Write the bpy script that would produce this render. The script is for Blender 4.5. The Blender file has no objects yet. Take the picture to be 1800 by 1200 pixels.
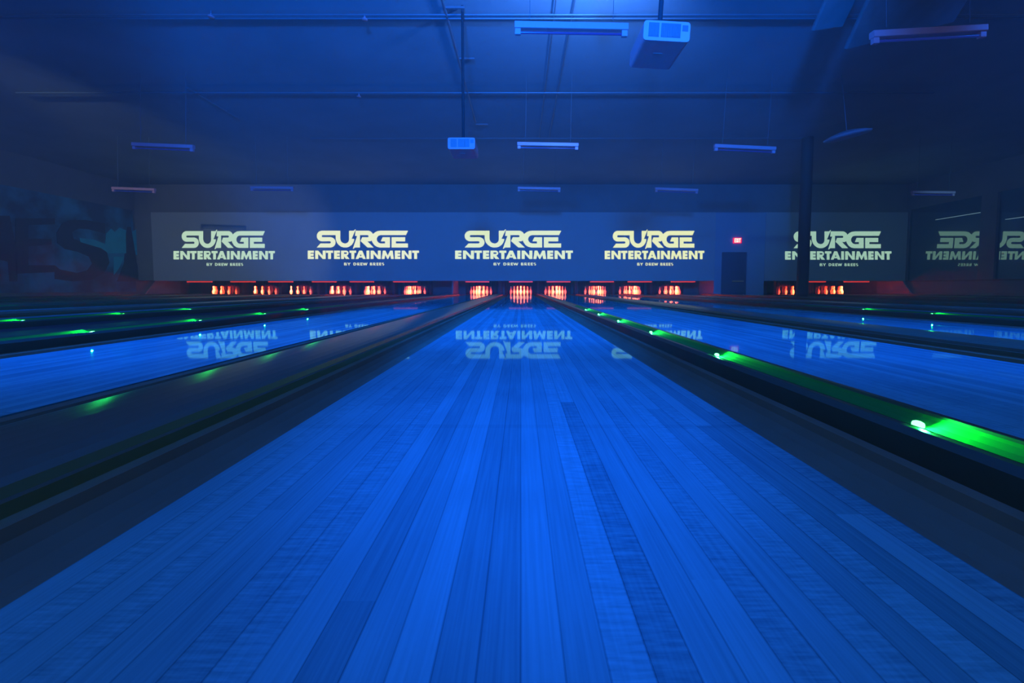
import bpy, math, random
from mathutils import Vector, Matrix

random.seed(7)
S = bpy.context.scene
COL = S.collection
PI = math.pi

# ---------------------------------------------------------------- camera
CAM_H, F = 0.325, 724.0
CX, CY = 915.5, 542.9
TH = math.radians(3.0)
cd = bpy.data.cameras.new('camera')
cam = bpy.data.objects.new('camera', cd)
COL.objects.link(cam)
cam.location = (0, 0, CAM_H)
cam.rotation_euler = (PI / 2 - TH, 0, 0)
cd.sensor_width = 36.0
cd.lens = F / 1800 * 36.0
cd.shift_x = -(CX - 900) / 1800
cd.shift_y = (CY - 600) / 1800
cd.clip_start = 0.02
cd.clip_end = 200
S.camera = cam


def at(px, py, Y):
    """A picture point of the photograph taken back to its place at depth Y."""
    a, b = (px - CX) / F, -(py - CY) / F
    d = Vector((a, math.cos(TH) + b * math.sin(TH), -math.sin(TH) + b * math.cos(TH)))
    return Vector((0, 0, CAM_H)) + d * (Y / d.y)


# ---------------------------------------------------------------- world, exposure
S.view_settings.view_transform = 'Standard'
S.view_settings.look = 'None'
S.view_settings.exposure = 0.0
S.view_settings.gamma = 1.0
S.view_settings.use_curve_mapping = False
W = bpy.data.worlds.new('world')
S.world = W
W.use_nodes = True
W.node_tree.nodes['Background'].inputs[0].default_value = (0.56, 0.66, 0.72, 1)
W.node_tree.nodes['Background'].inputs[1].default_value = 0.20


# ---------------------------------------------------------------- lights
def lamp(name, kind, loc, color, energy, aim=None, size=None, blend=1.0, radius=0.05, shape=None):
    l = bpy.data.lights.new(name, kind)
    o = bpy.data.objects.new(name, l)
    COL.objects.link(o)
    o.location = loc
    l.color = color
    l.energy = energy
    if kind == 'SPOT':
        l.spot_size = math.radians(size)
        l.spot_blend = blend
        l.shadow_soft_size = radius
    elif kind == 'POINT':
        l.shadow_soft_size = radius
    elif kind == 'AREA':
        l.shape = 'RECTANGLE'
        l.size, l.size_y = shape
    if aim is not None:
        o.rotation_euler = (Vector(aim) - Vector(loc)).to_track_quat('-Z', 'Y').to_euler()
    return o


BLUE = (0.0, 0.13, 1.0)
# unseen blue spots added outside the frame to light the lanes
lamp('added_spot_center', 'SPOT', (0.02, -2.5, 2.1), BLUE, 1330, aim=(0.02, 1.15, 0), size=17.5, blend=1.0, radius=0.12)  # narrow cone imitates lens falloff towards the lane edges
lamp('added_spot_lane', 'SPOT', (0.02, 0.5, 3.9), BLUE, 900, aim=(0.02, 4.0, 0), size=48, blend=1.0, radius=0.12)
lamp('added_spot_near_left', 'SPOT', (-3.0, 1.2, 3.4), BLUE, 900, aim=(-2.3, 3.2, 0), size=74, blend=1.0, radius=0.1)
lamp('added_spot_near_right', 'SPOT', (3.2, 1.2, 3.4), BLUE, 900, aim=(2.3, 3.2, 0), size=74, blend=1.0, radius=0.1)
lamp('added_spot_left', 'SPOT', (-6.4, 3.2, 4.0), BLUE, 1000, aim=(-7.4, 8.0, 0), size=110, blend=1.0, radius=0.1)
lamp('added_spot_right', 'SPOT', (6.4, 3.2, 4.0), BLUE, 600, aim=(7.0, 8.0, 0), size=110, blend=1.0, radius=0.1)
# broad blue wash from the seating area behind, thrown up at the ceiling and the far panels
lamp('house_wash', 'SPOT', (-0.3, -2.0, 2.4), (0.0, 0.15, 1.0), 9500, aim=(-0.3, 10.0, 5.0), size=72, blend=0.4, radius=0.25)
# the lamp that glows at the top edge
gp = at(1066, -14, 5.2)
lamp('stage_light_beam', 'SPOT', gp, (0.07, 0.27, 1.0), 600, aim=gp + Vector((-.2, 1, .35)), size=140, blend=0.6, radius=0.15)
# switched-on projectors out of the frame throw their dim grey on the white panels
lamp('projector_beam_left', 'SPOT', (-8.6, 2.0, 3.6), (0.72, 0.9, 1.0), 1100, aim=(-12.0, 17.3, 2.0), size=34, blend=0.5)
lamp('projector_beam_right', 'SPOT', (12.5, 9.0, 3.4), (0.12, 0.55, 1.0), 150, aim=(13.0, 17.3, 2.0), size=60, blend=0.7)


# ---------------------------------------------------------------- materials
def new_mat(name):
    m = bpy.data.materials.new(name)
    m.use_nodes = True
    nt = m.node_tree
    return m, nt, nt.nodes['Principled BSDF']


def plain(name, color, rough=0.5, metal=0.0, spec=0.5, noise=0.0, scale=12.0, emit=None, estr=0.0, coat=0.0):
    m, nt, b = new_mat(name)
    c = (*color, 1)
    b.inputs['Base Color'].default_value = c
    b.inputs['Roughness'].default_value = rough
    b.inputs['Metallic'].default_value = metal
    b.inputs['Specular IOR Level'].default_value = spec
    b.inputs['Coat Weight'].default_value = coat
    b.inputs['Coat Roughness'].default_value = 0.08
    if noise:
        tc = nt.nodes.new('ShaderNodeTexCoord')
        n = nt.nodes.new('ShaderNodeTexNoise')
        n.inputs['Scale'].default_value = scale
        n.inputs['Detail'].default_value = 4
        r = nt.nodes.new('ShaderNodeMix')
        r.data_type = 'RGBA'
        r.inputs[6].default_value = tuple(v * (1 - noise) for v in color) + (1,)
        r.inputs[7].default_value = tuple(min(1, v * (1 + noise)) for v in color) + (1,)
        nt.links.new(tc.outputs['Object'], n.inputs['Vector'])
        nt.links.new(n.outputs['Fac'], r.inputs[0])
        nt.links.new(r.outputs[2], b.inputs['Base Color'])
    if emit:
        b.inputs['Emission Color'].default_value = (*emit, 1)
        b.inputs['Emission Strength'].default_value = estr
    return m


def node(nt, t, **kw):
    n = nt.nodes.new(t)
    for k, v in kw.items():
        setattr(n, k, v)
    return n


def math_node(nt, op, a, b=None, c=None):
    n = nt.nodes.new('ShaderNodeMath')
    n.operation = op
    for i, v in enumerate((a, b, c)):
        if v is None:
            continue
        if isinstance(v, (int, float)):
            n.inputs[i].default_value = v
        else:
            nt.links.new(v, n.inputs[i])
    return n.outputs[0]


def blue_lit_wood():
    """Narrow maple boards with grain, ray fleck and butt joints under a glossy lacquer, coloured as if lit blue."""
    m, nt, b = new_mat('blue_lit_wood')
    L = nt.links.new
    tc = node(nt, 'ShaderNodeTexCoord')
    sep = node(nt, 'ShaderNodeSeparateXYZ')
    L(tc.outputs['Object'], sep.inputs[0])
    X, Y = sep.outputs[0], sep.outputs[1]
    bx = math_node(nt, 'DIVIDE', X, 0.0376)
    bid = math_node(nt, 'FLOOR', bx)
    bfr = math_node(nt, 'FRACT', bx)
    w0 = node(nt, 'ShaderNodeTexWhiteNoise', noise_dimensions='1D')
    L(bid, w0.inputs['W'])
    off = math_node(nt, 'MULTIPLY', w0.outputs['Value'], 7.0)
    seg = math_node(nt, 'FLOOR', math_node(nt, 'ADD', math_node(nt, 'DIVIDE', Y, 2.6), off))
    cmb = node(nt, 'ShaderNodeCombineXYZ')
    L(bid, cmb.inputs[0]); L(seg, cmb.inputs[1])
    w1 = node(nt, 'ShaderNodeTexWhiteNoise', noise_dimensions='2D')
    L(cmb.outputs[0], w1.inputs['Vector'])
    # long grain
    g = node(nt, 'ShaderNodeCombineXYZ')
    L(math_node(nt, 'MULTIPLY', X, 260.0), g.inputs[0])
    L(math_node(nt, 'MULTIPLY', Y, 5.0), g.inputs[1])
    L(math_node(nt, 'MULTIPLY', w1.outputs['Value'], 40.0), g.inputs[2])
    n1 = node(nt, 'ShaderNodeTexNoise'); n1.inputs['Scale'].default_value = 1.0; n1.inputs['Detail'].default_value = 3
    L(g.outputs[0], n1.inputs['Vector'])
    # cross fleck on some boards
    g2 = node(nt, 'ShaderNodeCombineXYZ')
    L(math_node(nt, 'MULTIPLY', X, 28.0), g2.inputs[0])
    L(math_node(nt, 'MULTIPLY', Y, 230.0), g2.inputs[1])
    L(math_node(nt, 'MULTIPLY', w1.outputs['Value'], 90.0), g2.inputs[2])
    n2 = node(nt, 'ShaderNodeTexNoise'); n2.inputs['Scale'].default_value = 1.0; n2.inputs['Detail'].default_value = 4
    L(g2.outputs[0], n2.inputs['Vector'])
    fl_on = math_node(nt, 'GREATER_THAN', w0.outputs['Value'], 0.62)
    fleck = math_node(nt, 'MULTIPLY', math_node(nt, 'SUBTRACT', n2.outputs['Fac'], 0.5), math_node(nt, 'MULTIPLY', fl_on, 0.65))
    # broad blotches
    n3 = node(nt, 'ShaderNodeTexNoise'); n3.inputs['Scale'].default_value = 3.5; n3.inputs['Detail'].default_value = 2
    L(tc.outputs['Object'], n3.inputs['Vector'])
    v = math_node(nt, 'MULTIPLY_ADD', w1.outputs['Value'], 0.32, 0.36)
    v = math_node(nt, 'ADD', v, math_node(nt, 'MULTIPLY', math_node(nt, 'SUBTRACT', n1.outputs['Fac'], 0.5), 0.40))
    v = math_node(nt, 'ADD', v, fleck)
    v = math_node(nt, 'ADD', v, math_node(nt, 'MULTIPLY', math_node(nt, 'SUBTRACT', n3.outputs['Fac'], 0.5), 0.35))
    edge = math_node(nt, 'MAXIMUM', math_node(nt, 'LESS_THAN', bfr, 0.028), math_node(nt, 'GREATER_THAN', bfr, 0.975))
    v = math_node(nt, 'SUBTRACT', v, math_node(nt, 'MULTIPLY', edge, 0.24))
    # splice joint where the approach boards meet the lane boards
    jd = math_node(nt, 'ABSOLUTE', math_node(nt, 'SUBTRACT', Y, 0.95))
    v = math_node(nt, 'SUBTRACT', v, math_node(nt, 'MULTIPLY', math_node(nt, 'LESS_THAN', jd, 0.012), 0.05))
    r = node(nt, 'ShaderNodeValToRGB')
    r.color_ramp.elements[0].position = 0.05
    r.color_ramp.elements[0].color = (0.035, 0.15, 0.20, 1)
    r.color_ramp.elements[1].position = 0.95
    r.color_ramp.elements[1].color = (0.13, 0.60, 0.72, 1)  # blue light put into the wood colour, red held low
    L(v, r.inputs[0])
    L(r.outputs[0], b.inputs['Base Color'])
    b.inputs['Roughness'].default_value = 0.6
    b.inputs['Specular IOR Level'].default_value = 0.0
    # oiled lacquer: mirror-like only at a grazing look; cyan tint painted into reflections
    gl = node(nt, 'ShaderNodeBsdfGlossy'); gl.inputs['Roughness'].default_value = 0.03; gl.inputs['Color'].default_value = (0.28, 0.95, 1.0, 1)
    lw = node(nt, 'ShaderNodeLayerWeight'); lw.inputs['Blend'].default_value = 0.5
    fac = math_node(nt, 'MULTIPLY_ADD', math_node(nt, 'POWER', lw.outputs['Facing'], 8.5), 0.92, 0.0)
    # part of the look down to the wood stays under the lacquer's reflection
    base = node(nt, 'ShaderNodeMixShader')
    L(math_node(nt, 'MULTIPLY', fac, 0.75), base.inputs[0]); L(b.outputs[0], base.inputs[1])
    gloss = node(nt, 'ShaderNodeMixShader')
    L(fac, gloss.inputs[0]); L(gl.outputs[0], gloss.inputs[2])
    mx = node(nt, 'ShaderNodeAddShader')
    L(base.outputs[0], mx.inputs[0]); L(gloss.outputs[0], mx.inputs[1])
    L(mx.outputs[0], nt.nodes['Material Output'].inputs['Surface'])
    return m


def mural_mat():
    m, nt, b = new_mat('mural_paint')
    L = nt.links.new
    tc = node(nt, 'ShaderNodeTexCoord')
    n = node(nt, 'ShaderNodeTexNoise'); n.inputs['Scale'].default_value = 0.9; n.inputs['Detail'].default_value = 5
    L(tc.outputs['Object'], n.inputs['Vector'])
    r = node(nt, 'ShaderNodeValToRGB')
    r.color_ramp.elements[0].position = 0.40; r.color_ramp.elements[0].color = (0.05, 0.10, 0.16, 1)
    r.color_ramp.elements[1].position = 0.62; r.color_ramp.elements[1].color = (0.06, 0.42, 0.60, 1)
    L(n.outputs['Fac'], r.inputs[0]); L(r.outputs[0], b.inputs['Base Color'])
    b.inputs['Roughness'].default_value = 0.7
    return m


def glass_mirror():
    """Dark tinted window glass at night: part mirror, part black."""
    m, nt, b = new_mat('dark_window_glass')
    L = nt.links.new
    b.inputs['Base Color'].default_value = (0.012, 0.02, 0.025, 1)
    b.inputs['Roughness'].default_value = 0.3
    g = node(nt, 'ShaderNodeBsdfGlossy')
    g.inputs['Color'].default_value = (0.75, 0.95, 0.95, 1)
    g.inputs['Roughness'].default_value = 0.012
    mx = node(nt, 'ShaderNodeMixShader')
    mx.inputs[0].default_value = 0.30
    L(b.outputs[0], mx.inputs[1]); L(g.outputs[0], mx.inputs[2])
    L(mx.outputs[0], nt.nodes['Material Output'].inputs['Surface'])
    return m


def glow(name, color, strength):
    return plain(name, tuple(min(1, c * .3) for c in color), 0.4, emit=color, estr=strength)


M = dict(
    lane=blue_lit_wood(),
    gutter=plain('gutter_plastic', (0.16, 0.20, 0.14), 0.8, spec=0.15, noise=.2, scale=5),
    cap=plain('cap_plastic', (0.11, 0.13, 0.09), 0.32, spec=0.3, noise=.15, scale=4),
    rail=plain('rail_plastic', (0.05, 0.08, 0.06), 0.35, spec=0.3, noise=.1),
    floor=plain('dark_carpet', (0.02, 0.028, 0.032), 0.9, noise=.4, scale=30),
    wall=plain('dark_wall_paint', (0.22, 0.22, 0.22), 0.8, noise=.2, scale=2),
    ceiling=plain('ceiling_paint', (0.22, 0.26, 0.30), 0.85, noise=.25, scale=.8),
    panel=plain('panel_white', (0.44, 0.46, 0.46), 0.75, noise=.04, scale=1.5),
    recess=plain('recess_paint', (0.30, 0.42, 0.50), 0.8, noise=.06, scale=1.5),
    door=plain('door_paint', (0.06, 0.10, 0.16), 0.6, noise=.1),
    metal=plain('brushed_steel', (0.6, 0.62, 0.65), 0.3, metal=1.0, noise=.05),
    white=plain('violet_lit_enamel', (0.55, 0.28, 0.34), 0.45, noise=.05),  # violet tube light put into the white enamel's colour
    black=plain('black_plastic', (0.015, 0.018, 0.02), 0.4, noise=.2),
    dark=plain('black_curtain', (0.015, 0.02, 0.03), 0.9, noise=.3),
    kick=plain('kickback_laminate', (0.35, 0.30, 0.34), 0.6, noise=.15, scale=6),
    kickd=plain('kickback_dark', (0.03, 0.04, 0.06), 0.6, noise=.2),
    column=plain('column_paint', (0.10, 0.07, 0.05), 0.7, noise=.15),
    tube=plain('blacklight_tube', (0.02, 0.02, 0.10), 0.2, noise=.1, emit=(0.02, 0.05, 0.5), estr=0.25),
    mural=mural_mat(),
    mural_teal=plain('mural_teal', (0.02, 0.62, 0.70), 0.7, noise=.25, scale=3),
    mural_dark=plain('mural_black', (0.05, 0.05, 0.06), 0.7, noise=.2, scale=3),
    glass=glass_mirror(),
    pin=plain('pin_plastic', (0.85, 0.78, 0.38), 0.25, noise=.02, coat=.3),
    led=glow('green_led', (0.12, 1.0, 0.25), 6.0),
    channel=plain('green_lit_channel', (0.012, 0.26, 0.045), 0.6, spec=0.1, noise=.1),  # green lamp light put into the channel's colour
    red=glow('red_diffuser', (1.0, 0.05, 0.02), 0.75),
    exit_red=glow('exit_red', (1.0, 0.02, 0.10), 1.2),
    exit_white=glow('exit_letters', (1.0, 0.75, 0.6), 2.2),
    conduit=plain('galvanised_conduit', (0.13, 0.17, 0.21), 0.4, metal=.3, noise=.1),
    baffle=plain('baffle_fabric', (0.10, 0.11, 0.12), 0.9, noise=.3, scale=6),
    reflected_line=glow('reflected_line_glow', (0.35, 0.6, 0.7), 0.5),  # glow painted for lines of light reflected in the glass
    lens=glow('lamp_lens', (0.25, 0.5, 1.0), 12.0),
    stud=plain('white_reflector_glow', (0.9, 0.8, 0.9), 0.3, noise=.05, emit=(0.8, 0.4, 0.7), estr=0.25),  # reflector given a faint pink glow of its own
)
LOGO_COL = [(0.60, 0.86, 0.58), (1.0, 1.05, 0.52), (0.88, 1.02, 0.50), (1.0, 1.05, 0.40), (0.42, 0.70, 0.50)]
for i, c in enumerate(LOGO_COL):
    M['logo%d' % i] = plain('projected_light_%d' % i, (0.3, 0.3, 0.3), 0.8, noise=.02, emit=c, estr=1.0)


# ---------------------------------------------------------------- mesh helpers
class MB:
    def __init__(s):
        s.v, s.f, s.smooth = [], [], []

    def add(s, verts, faces, smooth=False):
        o = len(s.v)
        s.v += [tuple(p) for p in verts]
        s.f += [tuple(i + o for i in f) for f in faces]
        s.smooth += [smooth] * len(faces)
        return s

    def box(s, x0, x1, y0, y1, z0, z1, mat=None):
        v = [Vector(p) for p in ((x0, y0, z0), (x1, y0, z0), (x1, y1, z0), (x0, y1, z0), (x0, y0, z1), (x1, y0, z1), (x1, y1, z1), (x0, y1, z1))]
        if mat:
            v = [mat @ p for p in v]
        return s.add(v, [(0, 3, 2, 1), (4, 5, 6, 7), (0, 1, 5, 4), (1, 2, 6, 5), (2, 3, 7, 6), (3, 0, 4, 7)])

    def rbox(s, x0, x1, y0, y1, z0, z1, r, mat=None, seg=4):
        """box whose outline seen along y has rounded corners"""
        pr = []
        for cx, cz, a0 in ((x1 - r, z1 - r, 0), (x0 + r, z1 - r, 90), (x0 + r, z0 + r, 180), (x1 - r, z0 + r, 270)):
            for k in range(seg + 1):
                a = math.radians(a0 + 90 * k / seg)
                pr.append((cx + r * math.cos(a), cz + r * math.sin(a)))
        return s.extrude_y(pr, y0, y1, closed=True, mat=mat)

    def extrude_y(s, prof, y0, y1, closed=True, mat=None, smooth=False):
        n = len(prof)
        v = [Vector((x, y0, z)) for x, z in prof] + [Vector((x, y1, z)) for x, z in prof]
        if mat:
            v = [mat @ p for p in v]
        f = []
        for i in range(n if closed else n - 1):
            j = (i + 1) % n
            f.append((i, j, n + j, n + i))
        s.add(v, f, smooth)
        if closed:
            s.add(v, [tuple(range(n - 1, -1, -1)), tuple(range(n, 2 * n))])
        return s

    def lathe(s, prof, seg=20, mat=None, smooth=True):
        v, f = [], []
        for r, z in prof:
            for k in range(seg):
                a = 2 * PI * k / seg
                v.append(Vector((r * math.cos(a), r * math.sin(a), z)))
        for i in range(len(prof) - 1):
            for k in range(seg):
                j = (k + 1) % seg
                f.append((i * seg + k, i * seg + j, (i + 1) * seg + j, (i + 1) * seg + k))
        if mat:
            v = [mat @ p for p in v]
        s.add(v, f, smooth)
        m = len(prof) - 1
        s.add(v, [tuple(range(seg - 1, -1, -1)), tuple(m * seg + k for k in range(seg))])
        return s

    def tube(s, a, b, r, seg=10):
        a, b = Vector(a), Vector(b)
        q = (b - a).to_track_quat('Z', 'Y').to_matrix().to_4x4()
        return s.lathe([(r, 0), (r, (b - a).length)], seg, Matrix.Translation(a) @ q)

    def build(s, name, mat, parent=None, loc=(0, 0, 0)):
        me = bpy.data.meshes.new(name)
        me.from_pydata(s.v, [], s.f)
        me.polygons.foreach_set('use_smooth', s.smooth)
        me.materials.append(mat)
        me.update()
        o = bpy.data.objects.new(name, me)
        COL.objects.link(o)
        o.location = loc
        if parent is not None:
            o.parent = parent
        return o


def tag(o, label=None, cat=None, group=None, kind=None):
    if label: o['label'] = label
    if cat: o['category'] = cat
    if group: o['group'] = group
    if kind: o['kind'] = kind
    return o


def empty(name, loc=(0, 0, 0), rot=(0, 0, 0)):
    o = bpy.data.objects.new(name, None)
    o.empty_display_size = 0.1
    COL.objects.link(o)
    o.location = loc
    o.rotation_euler = rot
    return o


def kids(o):
    return [c for c in bpy.data.objects if c.parent == o]


def copy_tree(o, parent=None, table=None):
    if table is None:
        table = {}
        for c in bpy.data.objects:
            if c.parent: table.setdefault(c.parent.name, []).append(c)
    c = o.copy()
    COL.objects.link(c)
    if parent: c.parent = parent
    for ch in table.get(o.name, []):
        copy_tree(ch, c, table)
    return c


def shape2d(name, polys, mat, parent, depth=0.004, origin=(0, 0, 0), plane='XZ'):
    """Filled flat outlines (even-odd, so inner loops cut holes), given as (x, z), with a small real thickness."""
    cu = bpy.data.curves.new(name, 'CURVE')
    cu.dimensions = '2D'
    cu.fill_mode = 'BOTH'
    cu.extrude = depth / 2
    for p in polys:
        sp = cu.splines.new('POLY')
        sp.points.add(len(p) - 1)
        for i, (x, z) in enumerate(p):
            sp.points[i].co = (x, z, 0, 1)
        sp.use_cyclic_u = True
    t = bpy.data.objects.new(name + '_outline', cu)
    COL.objects.link(t)
    dg = bpy.context.evaluated_depsgraph_get()
    me = bpy.data.meshes.new_from_object(t.evaluated_get(dg))
    bpy.data.objects.remove(t)
    bpy.data.curves.remove(cu)
    me.name = name
    if plane == 'XZ':
        me.transform(Matrix.Rotation(PI / 2, 4, 'X'))
    me.materials.clear()
    me.materials.append(mat)
    o = bpy.data.objects.new(name, me)
    COL.objects.link(o)
    o.location = origin
    o.parent = parent
    return o


# ---------------------------------------------------------------- the room
XL, XR, YB, ZC = -16.2, 16.2, 20.2, 4.62
tag(MB().box(XL - .3, XR + .3, -3.0, YB + .3, -0.30, -0.14).build('floor', M['floor']), kind='structure')
tag(MB().box(XL - .3, XR + .3, -1.0, YB + .3, ZC, ZC + .15).build('ceiling', M['ceiling']), kind='structure')
tag(MB().box(XL - .3, XR + .3, YB, YB + .2, -0.14, ZC).build('wall_back', M['wall']), kind='structure')
tag(MB().box(XL - .2, XL, 2.0, YB, -0.14, ZC).build('wall_left', M['wall']), kind='structure')

# right wall: sill wall, windows of dark reflecting glass, a pier between them, head
MY = 17.34                       # front of the white panels
w = MB()
w.box(XR, XR + .2, 2.0, YB, -0.14, 0.60)
w.box(XR, XR + .2, 2.0, YB, 3.55, ZC)
w.box(XR, XR + .2, MY, YB, 0.60, 3.55)
w.box(XR - .05, XR + .2, 14.12, 14.62, 0.60, 3.55)
w.box(XR, XR + .2, 2.0, 9.0, 0.60, 3.55)
tag(w.build('wall_right', M['wall']), kind='structure')
for n, (y0, y1) in enumerate(((14.62, MY), (9.0, 14.12)), 1):
    o = MB().box(XR + .03, XR + .05, y0, y1, 0.60, 3.55).build('window_%d' % n, M['glass'])
    tag(o, kind='structure')
tag(MB().box(XR - .04, XR + .02, 9.0, MY, 0.555, 0.60).build('trim_1', M['column']), kind='structure')
tag(MB().box(XR - .015, XR + .0, 14.66, 16.25, 2.955, 2.967).build('reflected_line_1', M['reflected_line']), kind='structure')  # glowing bar stands in for a reflection in the window
tag(MB().box(XR - .015, XR + .0, 12.9, 13.9, 2.585, 2.597).build('reflected_line_2', M['reflected_line']), kind='structure')  # second bar drawn as a reflected line of light

# walkways between and beside the blocks of lanes
LANES = [-13.62, -11.78, -10.18, -8.34, -6.74, -4.90, -1.84, 0.0, 1.60, 3.44, 5.04, 6.88, 12.40, 14.24]
HW, GW, RW = 0.527, 0.21, 0.126    # half a lane, gutter width, rail width
BLOCKS = [(-13.62, -4.90), (-1.84, 6.88), (12.40, 14.24)]
edge = lambda x, s: x + s * (HW + GW + RW)
walks = [(XL, edge(-13.62, -1)), (edge(-4.90, 1), edge(-1.84, -1)), (edge(6.88, 1), edge(12.40, -1)), (edge(14.24, 1), XR)]
for x0, x1 in walks:
    tag(MB().box(x0, x1, -1.0, MY + .6, -0.14, 0.0).build('walkway_floor', M['floor']), kind='structure')


# ---------------------------------------------------------------- lanes
ORD = ['first', 'second', 'third', 'fourth', 'fifth', 'sixth', 'seventh']
PHRASE = {}
for i, x in enumerate(reversed([l for l in LANES if l < 0])):
    PHRASE[x] = '%s lane left of the centre lane' % ORD[i]
for i, x in enumerate([l for l in LANES if 0 < l < 9]):
    PHRASE[x] = '%s lane right of the centre lane' % ORD[i]
PHRASE[0.0] = 'centre lane'
PHRASE[12.40] = 'first lane beyond the column'
PHRASE[14.24] = 'last lane beside the dark windows'

Y0, Y1 = -0.9, 19.30


def make_lane(x):
    r = empty('bowling_lane', (x, 0, 0))
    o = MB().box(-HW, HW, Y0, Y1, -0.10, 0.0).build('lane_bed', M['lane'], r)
    # gutters: half-round troughs with a lip
    for s in (-1, 1):
        pr = [(s * HW, -0.004)]
        N = 10
        for k in range(N + 1):
            a = PI * k / N
            pr.append((s * (HW + .012 + (GW - .024) * (1 - math.cos(a)) / 2), -0.012 - 0.062 * math.sin(a)))
        pr += [(s * (HW + GW), -0.004), (s * (HW + GW), -0.12), (s * HW, -0.12)]
        if s < 0: pr = pr[::-1]
        MB().extrude_y(pr, Y0, Y1 - .2, closed=True).build('gutter', M['gutter'], r)
    return r


lane0 = make_lane(LANES[7])
for x in LANES:
    r = lane0 if x == 0.0 else copy_tree(lane0)
    r.location = (x, 0, 0)
    lab = {0.0: 'glossy blue-lit wooden bowling lane running straight ahead from the camera'}.get(
        x, 'glossy blue-lit wooden bowling lane, ' + PHRASE[x])
    tag(r, lab, 'bowling lane', 'bowling lanes')

# ---------------------------------------------------------------- caps and rails between lanes
RAILS, CAPS = [], []
for a, b in BLOCKS:
    ls = [l for l in LANES if a <= l <= b]
    for u, v in zip(ls, ls[1:]):
        (CAPS if v - u > 1.75 else RAILS).append((u + v) / 2)
    RAILS += [a - HW - GW - RW / 2, b + HW + GW + RW / 2]
RAILS.sort()


def rail_profile(x):
    h = RW / 2
    p = [(-h, -0.12), (h, -0.12), (h, 0.058), (h - .008, 0.068), (.040, 0.068), (.034, 0.056), (.022, 0.047),
            (.006, 0.043), (-.012, 0.044), (-.026, 0.050), (-.034, 0.056), (-.050, 0.056), (-h, 0.044)]
    return p if x > 0 else [(-u, z) for u, z in reversed(p)]


def cap_profile(wd=0.366):
    h = wd / 2
    p = [(-h, -0.12), (h, -0.12), (h, 0.018)]
    for k in range(13):
        a = PI * k / 12
        p.append((h * .92 * math.cos(a), 0.018 + 0.036 * math.sin(a) ** .6))
    p.append((-h, 0.018))
    return p


LED_Y = [0.82 + 0.857 * k for k in range(6)]
led_mb = MB().lathe([(0.008, -0.006), (0.008, 0.0), (0.007, 0.003), (0.004, 0.005), (0.001, 0.0055)], 14,
                    Matrix.Diagonal((1.0, 1.5, 1.0, 1.0)))
led_me = None
RAIL_LABEL = {}
for x in RAILS:
    r = empty('lane_divider_rail', (x, 0, 0))
    MB().extrude_y(rail_profile(x), Y0, 17.4, closed=True).build('rail_body', M['rail'], r)
    sg = 1 if x > 0 else -1
    ch = [(.037, .0630), (.033, .0572), (.022, .0482), (.006, .0442), (-.012, .0452), (-.026, .0512), (-.033, .0566)]
    ch = ch + [(u, z - .0012) for u, z in reversed(ch)]
    MB().extrude_y([(u * sg, z) for u, z in (ch if sg > 0 else ch[::-1])], Y0 + .05, 6.2, closed=True).build('light_channel', M['channel'], r)['label'] = 'light channel coloured by the green lamp light'
    for k, y in enumerate(LED_Y):
        # only those whose light falls inside the view from here or a step aside
        if abs(x) * F / y > 1250: continue
        if led_me is None:
            o = led_mb.build('led_light', M['led'], r, (0.004 * sg, y, 0.0500))
            led_me = o.data
        else:
            o = bpy.data.objects.new('led_light', led_me)
            COL.objects.link(o); o.parent = r; o.location = (0.004 * sg, y, 0.0500)
        o['label'] = 'small glowing green lamp'
        l = bpy.data.lights.new('led_beam', 'SPOT')
        l.color = (0.02, 1.0, 0.12); l.energy = 3.0
        l.spot_size = math.radians(176); l.spot_blend = 1.0; l.shadow_soft_size = .005
        lo = bpy.data.objects.new('led_beam', l); COL.objects.link(lo); lo.parent = o
        lo.location = (0, -0.012, 0.013)
        lo.rotation_euler = Vector((0, -1, -.32)).to_track_quat('-Z', 'Y').to_euler()
    near = min(LANES, key=lambda l: abs(l - x))
    ls = sorted(LANES, key=lambda l: abs(l - x))[:2]
    if abs(abs(ls[0] - x) - abs(ls[1] - x)) < .05:
        lab = 'black divider rail with lights between the ' + ' and '.join(
            PHRASE[l].replace(' of the centre lane', '').replace(' lane', '') for l in sorted(ls)) + ' lanes'
    else:
        lab = 'black rail along the outer %s edge of the %s' % ('left' if x < near else 'right', PHRASE[near].replace(' of the centre lane', ' of centre'))
    if abs(x - .8) < .05: lab = 'black divider rail with green lamps just right of the centre lane'
    tag(r, lab, 'divider rail', 'divider rails')
for x in CAPS:
    o = MB().extrude_y(cap_profile(), Y0, 17.6, closed=True, smooth=False).build('ball_return_cap', M['cap'], None, (x, 0, 0))
    ls = sorted(sorted(LANES, key=lambda l: abs(l - x))[:2])
    lab = 'rounded black ball return cover between the ' + ' and '.join(
        PHRASE[l].replace(' of the centre lane', '').replace(' lane', '') for l in ls)
    lab = lab if x < 9 else 'rounded black ball return cover between the two lanes beyond the column'
    tag(o, lab, 'ball return cover', 'ball return covers')

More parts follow.
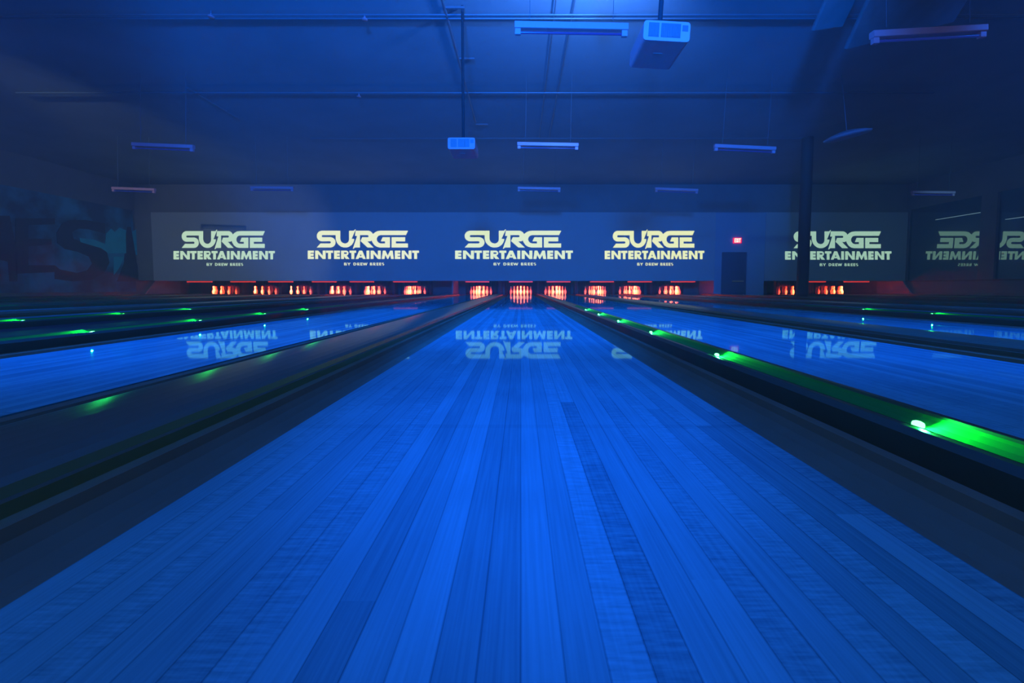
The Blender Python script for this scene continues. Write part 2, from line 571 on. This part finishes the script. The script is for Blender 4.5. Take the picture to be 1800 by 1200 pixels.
# ---------------------------------------------------------------- pins
PIN = [(0, 0.0), (2.03, 0.0), (2.45, .25), (2.83, .75), (3.35, 1.4), (3.906, 2.25), (4.51, 3.375), (4.74, 4.2), (4.766, 4.6), (4.70, 5.2), (4.563, 5.875), (4.2, 6.6),
       (3.703, 7.25), (3.05, 7.95), (2.472, 8.625), (2.15, 9.0), (1.965, 9.375), (1.80, 10.0), (1.80, 10.5), (1.87, 10.875), (2.094, 11.75), (2.406, 12.625),
       (2.53, 13.3), (2.50, 13.9), (2.25, 14.45), (1.75, 14.8), (.95, 14.97), (.0, 15.0)]
pin_mb = MB().lathe([(max(d * .0254 / 2, .0005), h * .0254) for d, h in PIN], 20)
pin_proto = None
ROWY = 18.29
POS = [(0, 0), (-.152, .264), (.152, .264), (-.305, .528), (0, .528), (.305, .528), (-.457, .792), (-.152, .792), (.152, .792), (.457, .792)]
POSN = ['head pin', 'left pin of second row', 'right pin of second row', 'left pin of third row', 'middle pin of third row', 'right pin of third row',
        'leftmost of back row', 'second from left in back row', 'second from right in back row', 'rightmost of back row']
for x in LANES:
    for (dx, dy), pn in zip(POS, POSN):
        if x == 0.0 and pn in ('middle pin of third row', 'second from left in back row', 'second from right in back row'):
            continue                      # fully behind the pins before them
        if pin_proto is None:
            o = pin_proto = pin_mb.build('bowling_pin', M['pin'])
        else:
            o = pin_proto.copy(); COL.objects.link(o)
        o.location = (x + dx, ROWY + dy, 0)
        o.rotation_euler = (0, 0, random.uniform(0, 6))
        ph = PHRASE[x].replace('lane beside the dark windows', 'lane by the windows')
        tag(o, 'red-lit bowling pin, %s, %s' % (pn, ph), 'bowling pin', 'pins at the end of the ' + ph)

# ---------------------------------------------------------------- pin lights, pit curtains, kickbacks
for x in LANES:
    r = empty('pin_light', (x, 17.51, 0.60))
    MB().rbox(-.52, .52, -.07, .08, -0.01, .10, .02).build('housing', M['black'], r)
    MB().rbox(-.50, .50, -.065, .06, -.062, -.012, .012).build('diffuser', M['red'], r)
    l = bpy.data.lights.new('pin_spot', 'SPOT')
    l.color = (1.0, 0.036, 0.02)
    l.energy = 2500
    l.spot_size = math.radians(52); l.spot_blend = 1.0; l.shadow_soft_size = .03
    lo = bpy.data.objects.new('pin_spot', l); COL.objects.link(lo); lo.parent = r
    lo.location = (0, .16, -.05)
    lo.rotation_euler = Vector((0, .75, -.40)).to_track_quat('-Z', 'Y').to_euler()
    tag(r, 'red glowing light bar over the pins of the ' + PHRASE[x], 'light bar', 'light bars over the pins')
    c = MB()
    n = 40
    pr = []
    for k in range(n + 1):
        pr.append((-.75 + 1.5 * k / n, .02 * math.sin(k * 1.9)))
    v = [(px, 19.36 + py, 0.0) for px, py in pr] + [(px, 19.36 + py, .75) for px, py in pr]
    v += [(px, 19.375 + py, 0.0) for px, py in pr] + [(px, 19.375 + py, .75) for px, py in pr]
    f = []
    m = n + 1
    for k in range(n):
        f += [(k, k + 1, m + k + 1, m + k), (2 * m + k + 1, 2 * m + k, 3 * m + k, 3 * m + k + 1), (m + k, m + k + 1, 3 * m + k + 1, 3 * m + k), (k + 1, k, 2 * m + k, 2 * m + k + 1)]
    f += [(0, m, 3 * m, 2 * m), (n, 2 * m + n, 3 * m + n, m + n)]
    o = c.add(v, f, True).build('pit_curtain', M['dark'], None, (x, 0, 0))
    tag(o, 'dark curtain hanging behind the pins of the ' + PHRASE[x], 'curtain', 'pit curtains')


def kick(x, y0, y1, slope, mat, label, th=.05, z1=.62):
    o = MB()
    v = [(-th / 2, y0, 0), (-th / 2, y1, 0), (-th / 2, y1, z1), (-th / 2, y0 + slope, z1), (th / 2, y0, 0), (th / 2, y1, 0), (th / 2, y1, z1), (th / 2, y0 + slope, z1)]
    o.add(v, [(0, 3, 2, 1), (4, 5, 6, 7), (0, 1, 5, 4), (1, 2, 6, 5), (2, 3, 7, 6), (3, 0, 4, 7)])
    return tag(o.build('kickback_panel', mat, None, (x, 0, 0.0)), label, 'side panel', 'side panels of the pin bays')


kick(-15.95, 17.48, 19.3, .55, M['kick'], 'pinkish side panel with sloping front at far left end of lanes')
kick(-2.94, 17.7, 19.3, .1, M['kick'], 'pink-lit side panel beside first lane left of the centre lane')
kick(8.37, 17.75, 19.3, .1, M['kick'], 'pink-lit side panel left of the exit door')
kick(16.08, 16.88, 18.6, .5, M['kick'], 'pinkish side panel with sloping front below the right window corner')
for i, x in enumerate(CAPS + [r for r in RAILS if -13 < r < 14 and abs(r) > .1 and min(abs(r - b) for bl in BLOCKS for b in bl) > .8]):
    ls = sorted(sorted(LANES, key=lambda l: abs(l - x))[:2])
    nm = ' and '.join(PHRASE[l].replace(' of the centre lane', '').replace(' lane', '') for l in ls)
    lab = 'dark partition between the pins of the ' + nm
    if x > 9: lab = 'dark partition between the pins of the two lanes beyond the column'
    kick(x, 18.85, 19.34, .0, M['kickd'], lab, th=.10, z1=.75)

# ---------------------------------------------------------------- white panels over the pins and the recess with the door
xl0 = at(268, 440, MY).x
xa, xb = at(1257, 440, MY).x, at(1345, 440, MY).x
PZ0, PZ1 = 0.60, at(900, 373, MY).z
o = MB().box(xl0, xa, MY, MY + .10, PZ0, PZ1).build('masking_panel', M['panel'])
tag(o, 'long white masking panel over the pins carrying the four left logos', 'masking panel', 'masking panels')
o = MB().box(xb, XR - .06, MY, MY + .10, PZ0, PZ1).build('masking_panel', M['panel'])
tag(o, 'white masking panel over the pins between the door wall and dark windows', 'masking panel', 'masking panels')
RY = MY + .03
d0, d1 = at(1267.5, 500, RY).x, at(1312, 500, RY).x
dz = at(1290, 443, RY).z
w = MB().box(xa, d0, RY, RY + .12, -0.14, PZ1).box(d1, xb, RY, RY + .12, -0.14, PZ1).box(d0, d1, RY, RY + .12, dz, PZ1)
tag(w.build('wall_door_side', M['recess']), kind='structure')
door = tag(MB().box(d0, d1, RY + .05, RY + .09, 0.0, dz).build('door_1', M['door']), kind='structure')
hb = at(1302, 494, RY).z
h = MB().box(d0 + .45, d1 - .12, RY - .02, RY + .01, hb - .03, hb + .03).box(d1 - .2, d1 - .14, RY, RY + .05, hb - .02, hb + .02).box(d0 + .5, d0 + .56, RY, RY + .05, hb - .02, hb + .02)
h.build('door_handle', M['metal'], door)
# above the panels the wall goes on up to the ceiling
tag(MB().box(XL, XR, MY + .12, MY + .3, PZ1 - .02, ZC).build('wall_above', M['wall']), kind='structure')

tag(MB().box(XL, xl0 + .02, MY + .105, MY + .16, 0.62, PZ1).build('wall_gap_filler', M['wall']), kind='structure')  # filler added to block red pin light from reaching the mural

# exit sign
p = at(1295.3, 422.7, RY)
ex = empty('exit_sign', (p.x, RY, p.z))
MB().rbox(-.17, .17, -.06, 0, -.115, .115, .015).build('sign_body', M['exit_red'], ex)


# ---------------------------------------------------------------- letters
def arc(cx, cy, rx, ry, a0, a1, n=10):
    return [(cx + rx * math.cos(math.radians(a0 + (a1 - a0) * k / n)), cy + ry * math.sin(math.radians(a0 + (a1 - a0) * k / n))) for k in range(n + 1)]


def glyph(ch, x0, x1, y0, y1, st, bar):
    """Block letter in the box x0..x1, y0 (top) .. y1 (bottom); y grows downwards. st: stem, bar: horizontal stroke."""
    w_, h_ = x1 - x0, y1 - y0
    ym = (y0 + y1) / 2
    if ch == 'E':
        a, b = ym - bar / 2, ym + bar / 2
        return [[(x0, y0), (x1, y0), (x1, y0 + bar), (x0 + st, y0 + bar), (x0 + st, a), (x1 - w_ * .04, a), (x1 - w_ * .04, b), (x0 + st, b), (x0 + st, y1 - bar), (x1, y1 - bar), (x1, y1), (x0, y1)]]
    if ch == 'N':
        return [[(x0, y0), (x0 + st, y0), (x1 - st, y0 + h_ * .62), (x1 - st, y0), (x1, y0), (x1, y1), (x1 - st, y1), (x0 + st, y0 + h_ * .38), (x0 + st, y1), (x0, y1)]]
    if ch == 'T':
        xm = (x0 + x1) / 2
        return [[(x0, y0), (x1, y0), (x1, y0 + bar), (xm + st / 2, y0 + bar), (xm + st / 2, y1), (xm - st / 2, y1), (xm - st / 2, y0 + bar), (x0, y0 + bar)]]
    if ch == 'I':
        return [[(x0, y0), (x1, y0), (x1, y1), (x0, y1)]]
    if ch == 'X':
        return [[(x0, y0), (x0 + st * 1.2, y0), ((x0 + x1) / 2, ym - st * .6), (x1 - st * 1.2, y0), (x1, y0), ((x0 + x1) / 2 + st * .6, ym), (x1, y1), (x1 - st * 1.2, y1), ((x0 + x1) / 2, ym + st * .6), (x0 + st * 1.2, y1), (x0, y1), ((x0 + x1) / 2 - st * .6, ym)]]
    if ch == 'A':
        xm = (x0 + x1) / 2
        t = st * .52
        yb0, yb1 = y0 + h_ * .65, y0 + h_ * .83
        k = (w_ / 2 - t) / h_
        xo = lambda y, s: xm + s * (t + (y - y0) * k)
        outer = [(xm - t, y0), (xm + t, y0), (x1, y1), (x1 - st, y1), (xo(yb1, 1) - st, yb1), (xo(yb1, -1) + st, yb1), (x0 + st, y1), (x0, y1)]
        hole = [(xm, y0 + h_ * .40), (xm + w_ * .085, yb0), (xm - w_ * .085, yb0)]
        return [outer, hole]
    if ch == 'M':
        xm = (x0 + x1) / 2
        sl = w_ * .09
        return [[(x0 + sl, y0), (x0 + sl + st * .9, y0), (xm, y0 + h_ * .58), (x1 - sl - st * .9, y0), (x1 - sl, y0), (x1, y1), (x1 - st * .95, y1), (x1 - sl - st * .85, y0 + h_ * .52), (xm + st * .15, y1), (xm - st * .15, y1), (x0 + sl + st * .85, y0 + h_ * .52), (x0 + st * .95, y1), (x0, y1)]]
    if ch in 'RBD':
        r1 = h_ * (.30 if ch == 'R' else .27)
        xb_ = x1 - w_ * .12
        if ch == 'D':
            outer = [(x0, y0), (x0 + w_ * .4, y0)] + arc(x0 + w_ * .4, ym, w_ * .6, h_ / 2, -90, 90, 12) + [(x0, y1)]
            hole = [(x0 + st, y0 + bar)] + arc(x0 + w_ * .38, ym, w_ * .6 - st, h_ / 2 - bar, -90, 90, 10) + [(x0 + st, y1 - bar)]
            return [outer, hole]
        cy = y0 + r1
        outer = [(x0, y0), (xb_ - r1, y0)] + arc(xb_ - r1, cy, r1, r1, -90, 90, 10)
        hole = [(x0 + st, y0 + bar * .8)] + arc(xb_ - r1, cy, max(r1 - st * .55, r1 * .3), r1 - bar * .8, -90, 90, 8) + [(x0 + st, cy + r1 - bar * .8)]
        if ch == 'R':
            outer = outer[:-1] + [(xb_ - r1 * .75, cy + r1 * .98), (x1, y1), (x1 - st * 1.25, y1), (x0 + st, y0 + h_ * .66), (x0 + st, y1), (x0, y1)]
            return [outer, hole]
        r2 = (h_ - 2 * r1) / 2
        cy2 = y1 - r2
        outer = outer[:-1] + arc(x1 - r2, cy2, r2, r2, -80, 90, 10) + [(x0, y1)]
        h2 = [(x0 + st, cy2 - r2 + bar * .7)] + arc(x1 - r2, cy2, max(r2 - st * .6, r2 * .3), r2 - bar * .7, -90, 90, 8) + [(x0 + st, cy2 + r2 - bar * .7)]
        return [outer, hole, h2]
    if ch == 'Y':
        xm = (x0 + x1) / 2
        return [[(x0, y0), (x0 + st * 1.1, y0), (xm, y0 + h_ * .38), (x1 - st * 1.1, y0), (x1, y0), (xm + st / 2, y0 + h_ * .62), (xm + st / 2, y1), (xm - st / 2, y1), (xm - st / 2, y0 + h_ * .62)]]
    if ch == 'W':
        xm = (x0 + x1) / 2
        s2 = st * .9
        return [[(x0, y0), (x0 + s2, y0), (x0 + w_ * .30, y0 + h_ * .6), (xm - s2 * .35, y0), (xm + s2 * .35, y0), (x1 - w_ * .30, y0 + h_ * .6), (x1 - s2, y0), (x1, y0), (x1 - w_ * .22, y1), (x1 - w_ * .36, y1), (xm, y0 + h_ * .42), (x0 + w_ * .36, y1), (x0 + w_ * .22, y1)]]
    if ch == 'S':
        q = h_ / 4
        o1 = [(x1 - w_ * .06, y0 + bar * .3), (x1 - w_ * .12, y0 + bar * 1.2)]
        p_ = arc(x0 + w_ * .48, y0 + h_ * .28, w_ * .46, h_ * .28, -40, -270, 14)
        i_ = arc(x0 + w_ * .52, y1 - h_ * .28, w_ * .46, h_ * .28, -90, 140, 14)
        inner2 = arc(x0 + w_ * .52, y1 - h_ * .28, w_ * .46 - st * .8, h_ * .28 - bar * .8, 140, -90, 10)
        inner1 = arc(x0 + w_ * .48, y0 + h_ * .28, w_ * .46 - st * .8, h_ * .28 - bar * .8, -270, -40, 10)
        # one ribbon: outside of the top bowl, waist, outside of the bottom bowl, back along the inside
        return [p_ + inner2[::-1][0:0] + arc(x0 + w_ * .52, y1 - h_ * .28, w_ * .46 - st * .8, h_ * .28 - bar * .8, -90, 140, 10) + i_[::-1] + inner1]
    raise ValueError(ch)


# the large word, traced in the frame of the middle logo (zoom units of 1/17.647 photo pixel)
SU = [(120, 650), (240, 525), (540, 525)] + arc(540, 490, 42, 35, 90, -90, 8) + arc(295, 294, 175, 164, 90, 270, 16) + \
     [(890, 130), (890, 370), (900, 425), (930, 478), (985, 515), (1050, 527), (1105, 515), (1150, 480), (1175, 435), (1180, 390), (1180, 130), (1340, 130), (1382, 84), (1397, 92), (1262, 380), (1350, 386), (1343, 430),
      (1318, 500), (1265, 570), (1180, 625), (1115, 645), (1050, 650), (985, 645), (920, 625), (840, 570), (785, 505), (755, 440), (742, 380), (740, 265)] + \
     arc(312, 298, 32, 33, -90, -270, 8) + arc(560, 490, 175, 160, -90, 90, 16)
OX = 1411.8
Rl = [(-17, 130), (420, 130), (480, 155), (525, 195), (553, 235), (545, 330), (530, 400), (510, 430), (470, 455), (370, 462), (575, 650), (375, 650), (145, 450), (200, 332), (385, 332), (405, 318), (411, 298), (405, 279), (385, 265), (125, 265), (125, 650), (-37, 650), (-92, 692), (-107, 686), (33, 292), (-37, 290)]
Gl = [(553, 235), (620, 180), (700, 143), (800, 130), (1705, 130), (1635, 265), (800, 265), (735, 285), (692, 330), (675, 390), (690, 450), (735, 502), (800, 525), (950, 525), (950, 460), (810, 460), (870, 332), (1110, 332), (1110, 650), (780, 650), (685, 630), (595, 575), (535, 490), (510, 430), (530, 400), (545, 330)]
El = [(1165, 332), (1610, 332), (1610, 460), (1305, 460), (1305, 525), (1700, 525), (1700, 650), (1165, 650)]
to1 = lambda p: [(810 + x / 17.647, 398 + y / 17.647) for x, y in p]
WORD = [to1(SU), to1([(x + OX, y) for x, y in Rl]), to1([(x + OX, y) for x, y in Gl]), to1([(x + OX, y) for x, y in El])]
ENT = [('E', 75, 243), ('N', 283, 572), ('T', 585, 780), ('E', 810, 972), ('R', 1005, 1240), ('T', 1240, 1425), ('A', 1410, 1695), ('I', 1715, 1793), ('N', 1830, 2112), ('M', 2140, 2475), ('E', 2505, 2660), ('N', 2698, 2970), ('T', 2990, 3180)]
BYL = [('B', 1090, 1168), ('Y', 1180, 1268), ('D', 1350, 1430), ('R', 1455, 1525), ('E', 1545, 1602), ('W', 1610, 1740), ('B', 1812, 1880), ('R', 1903, 1972), ('E', 1995, 2048), ('E', 2070, 2125), ('S', 2145, 2210)]
to3 = lambda ps: [[(795 + x / 15, 426 + y / 15) for x, y in p] for p in ps]

LOGOS = [(305, 483, 0.7), (541, 736.5, 0.0), (800, 1007, 0.0), (1063, 1238, 0.3), (1380, 1567, 1.2)]
LOGO_LAB = ['glowing white projected sign at the far left end of the long panel',
            'glowing cream projected sign, second from left on the long panel',
            'glowing cream projected sign directly above the centre lane',
            'glowing yellowish projected sign just left of the exit sign',
            'glowing pale green projected sign partly hidden behind the column']
LY = MY - .004
for i, (a, b, dy) in enumerate(LOGOS):
    c = at((a + b) / 2, 437, LY)
    r = empty('projected_sign', (c.x, LY, c.z))
    tag(r, LOGO_LAB[i], 'projected sign', 'projected signs over the pins')
    sx = (b - a) / 207.0

    def tr(polys):
        out = []
        for p in polys:
            q = []
            for x, y in p:
                P = at(a + (x - 800) * sx, y + dy, LY)
                q.append((P.x - c.x, P.z - c.z))
            out.append(q)
        return out
    def line(nm, letters):
        e = empty(nm); e.parent = r
        for p in letters:
            shape2d('letter', tr(p), M['logo%d' % i], e)
    line('headline', [[p] for p in WORD])
    line('second_line', [to3(glyph(ch, x0, x1, 215, 435, 80, 58)) for ch, x0, x1 in ENT])
    line('byline', [to3(glyph(ch, x0, x1, 533, 604, 19, 13)) for ch, x0, x1 in BYL])

lt = empty('lettering'); lt.parent = ex; lt.location = (0, -.064, 0)
for ch, x0, x1 in (('E', -.13, -.07), ('X', -.06, .01), ('I', .025, .05), ('T', .06, .13)):
    shape2d('letter', [[(x, -z) for x, z in p] for p in glyph(ch, x0, x1, -.085, .085, .025, .03)], M['exit_white'], lt, depth=.006)
tag(ex, 'small glowing red exit sign above the dark door', 'exit sign')

# ---------------------------------------------------------------- left wall mural
mu = empty('wall_mural', (XL, 13.0, 0))
tag(mu, 'dark blue painted mural with huge letters along the left wall', 'mural')
MB().box(0.0, .03, -8.0, MY - 13.0, .15, 3.52).build('mural_board', M['mural'], mu)


def wall_pt(px, py):
    """where the view line through a photo point meets the mural"""
    a, b = (px - CX) / F, -(py - CY) / F
    d = Vector((a, math.cos(TH) + b * math.sin(TH), -math.sin(TH) + b * math.cos(TH)))
    t = (XL + .03) / d.x
    q = d * t
    return (q.y - 13.0, q.z + CAM_H)


def mural_shape(name, polys, mat, depth=.012, k=0):
    pts = [[wall_pt(x, y) for x, y in p] for p in polys]
    o = shape2d(name, pts, mat, mu, depth=depth)
    o.data.transform(Matrix.Rotation(PI / 2, 4, 'Z'))
    o.location = (.03 + depth / 2 + k * .003, 0, 0)
    return o


z8 = lambda pts: [(x / 6.667, 370 + y / 6.667) for x, y in pts]
mural_shape('painted_letter', [z8([(180, 90), (640, 90), (640, 160), (330, 170), (330, 330), (600, 330), (600, 400), (330, 420), (330, 640), (640, 640), (640, 720), (180, 740)])], M['mural_dark'])
mural_shape('painted_letter', [z8([(1230, 150), (1000, 110), (820, 110), (720, 160), (660, 260), (670, 380), (760, 450), (900, 480), (1040, 540), (1080, 620), (1020, 700), (900, 730), (700, 690), (640, 640), (640, 800), (860, 830), (1080, 810), (1220, 730), (1280, 610), (1250, 490), (1150, 410), (960, 370), (860, 330), (840, 250), (920, 210), (1040, 220), (1230, 270)])], M['mural_dark'])
mural_shape('painted_letter', [z8([(1490, 190), (1530, 190), (1600, 620), (1690, 830), (1370, 830), (1450, 620)])], M['mural_dark'])
mural_shape('painted_letter', [z8([(-60, 60), (110, 60), (200, 500), (200, 830), (110, 830), (90, 600), (-60, 560)])], M['mural_dark'])
mural_shape('painted_patch', [z8([(1240, 270), (1300, 210), (1340, 250), (1400, 200), (1470, 230), (1475, 500), (1270, 500), (1180, 440), (940, 370), (930, 320), (1100, 340), (1230, 390)])], M['mural_teal'], k=1)
mural_shape('painted_patch', [z8([(1545, 250), (1620, 200), (1740, 210), (1750, 420), (1660, 450), (1640, 520), (1590, 520)])], M['mural_teal'], k=1)
mural_shape('painted_patch', [z8([(1330, 540), (1450, 540), (1400, 660), (1330, 760)])], M['mural_teal'], k=1)

# ---------------------------------------------------------------- column in the right walkway
cx = at(1410.5, 500, 12.1).x
o = MB().lathe([(.19, 0), (.19, .02), (.148, .02), (.148, ZC)], 28, Matrix.Translation((cx, 12.1, 0))).build('support_column', M['column'])
tag(o, kind='structure')

# ---------------------------------------------------------------- black-light fixtures
TUBES = [(1004, 47, 4.6, .02, 'dim purple tube fixture near the top edge, left of the projector'),
         (1632, 56, 4.6, -.06, 'faint blue tube fixture in the upper right corner'),
         (287, 256, 8.4, .045, 'blue tube fixture above the far left sign, larger of two'),
         (963, 254, 8.4, .02, 'purple tube fixture above the centre sign, larger and higher'),
         (1309, 259, 8.4, .05, 'blue tube fixture above the exit sign'),
         (235, 332, 11.93, .04, 'small blue tube fixture above the left end of the panel'),
         (478.5, 330, 11.93, .01, 'small blue tube fixture between the two leftmost signs'),
         (947.5, 331, 11.93, .02, 'small blue tube fixture above the centre sign, smaller and lower'),
         (1189, 333, 11.93, .04, 'small blue tube fixture above the yellowish sign'),
         (1640, 338, 11.93, .01, 'very faint tube fixture in the dark above the windows')]


def make_fixture():
    r = empty('tube_light')
    MB().rbox(-.035, .035, -.61, .61, .0, .07, .01).build('body', M['white'], r)
    for s in (-1, 1):
        y = s * .575
        MB().rbox(-.022, .022, y - .03, y + .03, -.062, .001, .008).build('socket', M['white'], r)
        MB().tube((0, s * .45, .069), (0, s * .45, 1.0), .003, 6).build('hanger', M['conduit'], r)
    MB().tube((0, -.546, -.035), (0, .546, -.035), .013, 12).build('tube', M['tube'], r)
    return r


fx0 = make_fixture()
for i, (px, py, Y, sl, lab) in enumerate(TUBES):
    r = fx0 if i == 0 else copy_tree(fx0)
    p = at(px, py, Y)
    r.location = (p.x, p.y, p.z - .035)
    r.rotation_euler = (0, 0, -PI / 2)
    r.rotation_mode = 'XYZ'
    r.rotation_euler = (Matrix.Rotation(sl * .9, 4, 'Y') @ Matrix.Rotation(-PI / 2, 4, 'Z')).to_euler()
    tag(r, lab, 'tube light', 'tube lights under the ceiling')
# hangers reach the ceiling, whatever the drop
for o in list(bpy.data.objects):
    if o.name.startswith('hanger') and o.parent:
        drop = ZC - o.parent.location.z
        o.scale = (1, 1, (drop - .02) / 1.0)

# ---------------------------------------------------------------- projectors


def make_projector():
    r = empty('projector')
    MB().rbox(-.205, .205, 0, .46, 0, .17, .03).build('body', M['white'], r)
    for x0, x1 in ((-.155, -.075), (-.045, .045), (.055, .115)):
        g = MB()
        for k in range(6):
            u = x0 + (x1 - x0) * k / 5
            g.box(u - .003, u + .003, -.008, .0, .035, .145)
        g.box(x0 - .006, x1 + .006, -.003, .0, .03, .15)
        g.build('vent_grille', M['conduit'], r)
    MB().box(.135, .185, -.004, 0, .09, .14).build('socket_panel', M['conduit'], r)
    MB().lathe([(.05, 0), (.05, .03), (.042, .035), (.03, .03)], 20, Matrix.Translation((-.09, .455, .085)) @ Matrix.Rotation(-PI / 2, 4, 'X')).build('lens', M['black'], r)
    MB().box(-.1, .1, .13, .33, .168, .19).build('mount', M['white'], r)
    MB().box(-.05, .03, .19, .195, -.003, .0).build('rating_plate', M['conduit'], r)
    return r


pj = make_projector()
for i, (px, py, Y, lab) in enumerate(((1171, 72, 3.75, 'white projector hanging at the top, right of the purple tube fixture'),
                                      (811, 262, 6.3, 'faint dark projector hanging above the centre sign, left of the tube'))):
    r = pj if i == 0 else copy_tree(pj)
    p = at(px, py, Y)
    r.location = p
    r.rotation_euler = (0, math.radians(3.2) if i == 0 else 0, 0)
    MB().tube((0, .23, .18), (0, .23, ZC - p.z), .022, 12).build('pole', M['dark'], r)
    tag(r, lab, 'projector', 'ceiling projectors')
# ---------------------------------------------------------------- lamp over the frame top
p = at(1066, -44, 5.3)
pc = empty('stage_lamp', p)
pc.rotation_euler = (math.radians(-40), 0, 0)
MB().lathe([(.11, -.02), (.115, 0), (.115, .03), (.10, .05), (.095, .25), (.05, .33)], 24).build('lamp_body', M['black'], pc)
MB().lathe([(.095, -.012), (.095, -.004)], 24).build('lamp_lens', M['lens'], pc)
MB().box(-.14, -.12, -.02, .02, .05, .42).box(.12, .14, -.02, .02, .05, .42).box(-.14, .14, -.02, .02, .42, .44).tube((0, 0, .43), (0, 0, .75), .018).build('yoke', M['black'], pc)
tag(pc, 'blue stage lamp glowing at the very top edge of the picture', 'stage lamp')

# ---------------------------------------------------------------- conduits and pipes under the ceiling
HZ = ZC - CAM_H


def pipe_across(py, x0, x1, r, label, z_off=.06, double=0.0):
    # height fixed just under the ceiling, depth from the view line
    lo, hi = 2.0, 17.0
    for _ in range(40):
        mid = (lo + hi) / 2
        if at(900, py, mid).z > ZC - z_off: hi = mid
        else: lo = mid
    Y = lo
    b = MB().tube((x0, Y, ZC - z_off), (x1, Y, ZC - z_off), r, 8)
    if double: b.tube((x0, Y + double, ZC - z_off), (x1, Y + double, ZC - z_off), r, 8)
    o = b.build('ceiling_pipe', M['conduit'])
    return tag(o, label, 'pipe', 'pipes under the ceiling'), Y


_, ya = pipe_across(26, -9, 9, .014, 'thin double pipe across the ceiling along the top edge', double=.09)
_, yb = pipe_across(163, -11, 9, .018, 'thin pipe across the dark ceiling below the top tube fixture')
_, yc = pipe_across(243, -6, 8, .010, 'faint thin pipe across the ceiling at the far projector')


def conduit(x, y0, y1, r, label, cross=()):
    b = MB().tube((x, y0, ZC - .05), (x, y1, ZC - .05), r, 8)
    for y in cross:
        b.box(x - .02, x + .30, y - .015, y + .015, ZC - .06, ZC - .03)
    return tag(b.build('ceiling_conduit', M['conduit']), label, 'conduit', 'conduits under the ceiling')


conduit(-1.16, 4.0, 10.8, .022, 'slanting ceiling conduit with short crossbars left of centre', (6.5, 7.9, 9.3, 11.0))
conduit(.80, 4.3, 12.0, .012, 'thin ceiling conduit running away right of centre, behind the tube')
conduit(.52, 5.0, 12.0, .012, 'thinner ceiling conduit running away just left of its twin')
conduit(-7.1, 9.0, 10.6, .020, 'short slanting conduit on the dark ceiling at upper left')


def sprinkler(px, py, Y, label):
    p = at(px, py, Y)
    r = empty('sprinkler_head', (p.x, p.y, p.z))
    MB().tube((0, 0, 0), (0, 0, max(.04, ZC - .06 - p.z)), .012).build('stem', M['conduit'], r)
    MB().lathe([(.006, -.05), (.045, -.05), (.045, -.042), (.014, -.04), (.014, 0.0)], 14).build('deflector', M['white'], r)
    return tag(r, label, 'sprinkler head', 'sprinkler heads')


sprinkler(371, 24, ya, 'small bright sprinkler head on the top pipe, upper left')
sprinkler(641, 29, ya, 'small sprinkler head on the top pipe, left of the stage lamp')
sprinkler(631, 166, yb, 'small sprinkler head on the second pipe from the top')

# hanging discs and baffles at upper right
p = at(1489, 238, 8.6)
o = empty('hanging_dish', p, (math.radians(4), math.radians(-11), 0))
MB().lathe([(.03, .10), (.12, .09), (.30, .045), (.40, .0), (.39, -.025), (.30, -.045), (.1, -.06), (.01, -.06)], 32).build('dish', M['recess'], o)
MB().tube((0, 0, .09), (0, 0, ZC - p.z), .008, 8).build('hanger_rod', M['conduit'], o)
tag(o, 'tilted blue dish hanging under the ceiling above the right sign', 'hanging dish')
for (px, py, Y, rx, ry, rot, lab) in ((1480, -8, 5.4, .21, .36, -8, 'pale blue hanging baffle at the top edge, left of the corner tube'),
                                      (1616, -6, 5.2, .72, .42, -14, 'broad tilted hanging baffle at the top edge above the corner tube')):
    p = at(px, py, Y)
    r = empty('hanging_baffle', p, (math.radians(-38), math.radians(rot), 0))
    MB().rbox(-rx, rx, -ry, ry, -.03, .03, .028).build('baffle', M['baffle'], r)
    MB().tube((0, 0, .0), (0, 0, max(.05, ZC - p.z)), .006, 6).build('hanger_rod', M['conduit'], r)
    tag(r, lab, 'hanging baffle', 'hanging baffles')

# ---------------------------------------------------------------- small floor reflectors at the far end
for px, py, lab in ((1263, 516.5, 'small white floor reflector nearest the right of the pink panel'),
                    (1284, 517.2, 'small white floor reflector before the door, left one'),
                    (1306.5, 518, 'small white floor reflector before the door, right one'),
                    (1333, 518.8, 'pinkish floor reflector right of the dark door'),
                    (316.5, 521, 'small floor reflector below the far left side panel, lower one'),
                    (336, 514.5, 'small floor reflector right of the far left side panel'),
                    (354, 520, 'small floor reflector left of the far left pins')):
    lo, hi = 8.0, 17.3
    for _ in range(30):
        mid = (lo + hi) / 2
        if at(px, py, mid).z > .02: lo = mid
        else: hi = mid
    p = at(px, py, lo)
    o = MB().lathe([(.055, 0), (.055, .008), (.035, .022), (.01, .026)], 16).build('floor_reflector', M['stud'], None, (p.x, p.y, 0.0))
    tag(o, lab, 'floor reflector', 'floor reflectors')

# ---------------------------------------------------------------- haze
hz = MB().box(XL - .1, XR + .1, -1.5, MY - .3, .15, ZC - .01).build('haze', None or M['black'])
m = bpy.data.materials.new('thin_haze'); m.use_nodes = True
nt = m.node_tree
nt.nodes.remove(nt.nodes['Principled BSDF'])
vs = nt.nodes.new('ShaderNodeVolumeScatter')
vs.inputs['Color'].default_value = (0.9, 0.95, 1, 1)
vs.inputs['Density'].default_value = 0.016
vs.inputs['Anisotropy'].default_value = 0.25
nt.links.new(vs.outputs[0], nt.nodes['Material Output'].inputs['Volume'])
hz.data.materials.clear(); hz.data.materials.append(m)
tag(hz, 'thin stage haze filling the room', 'haze', kind='stuff')
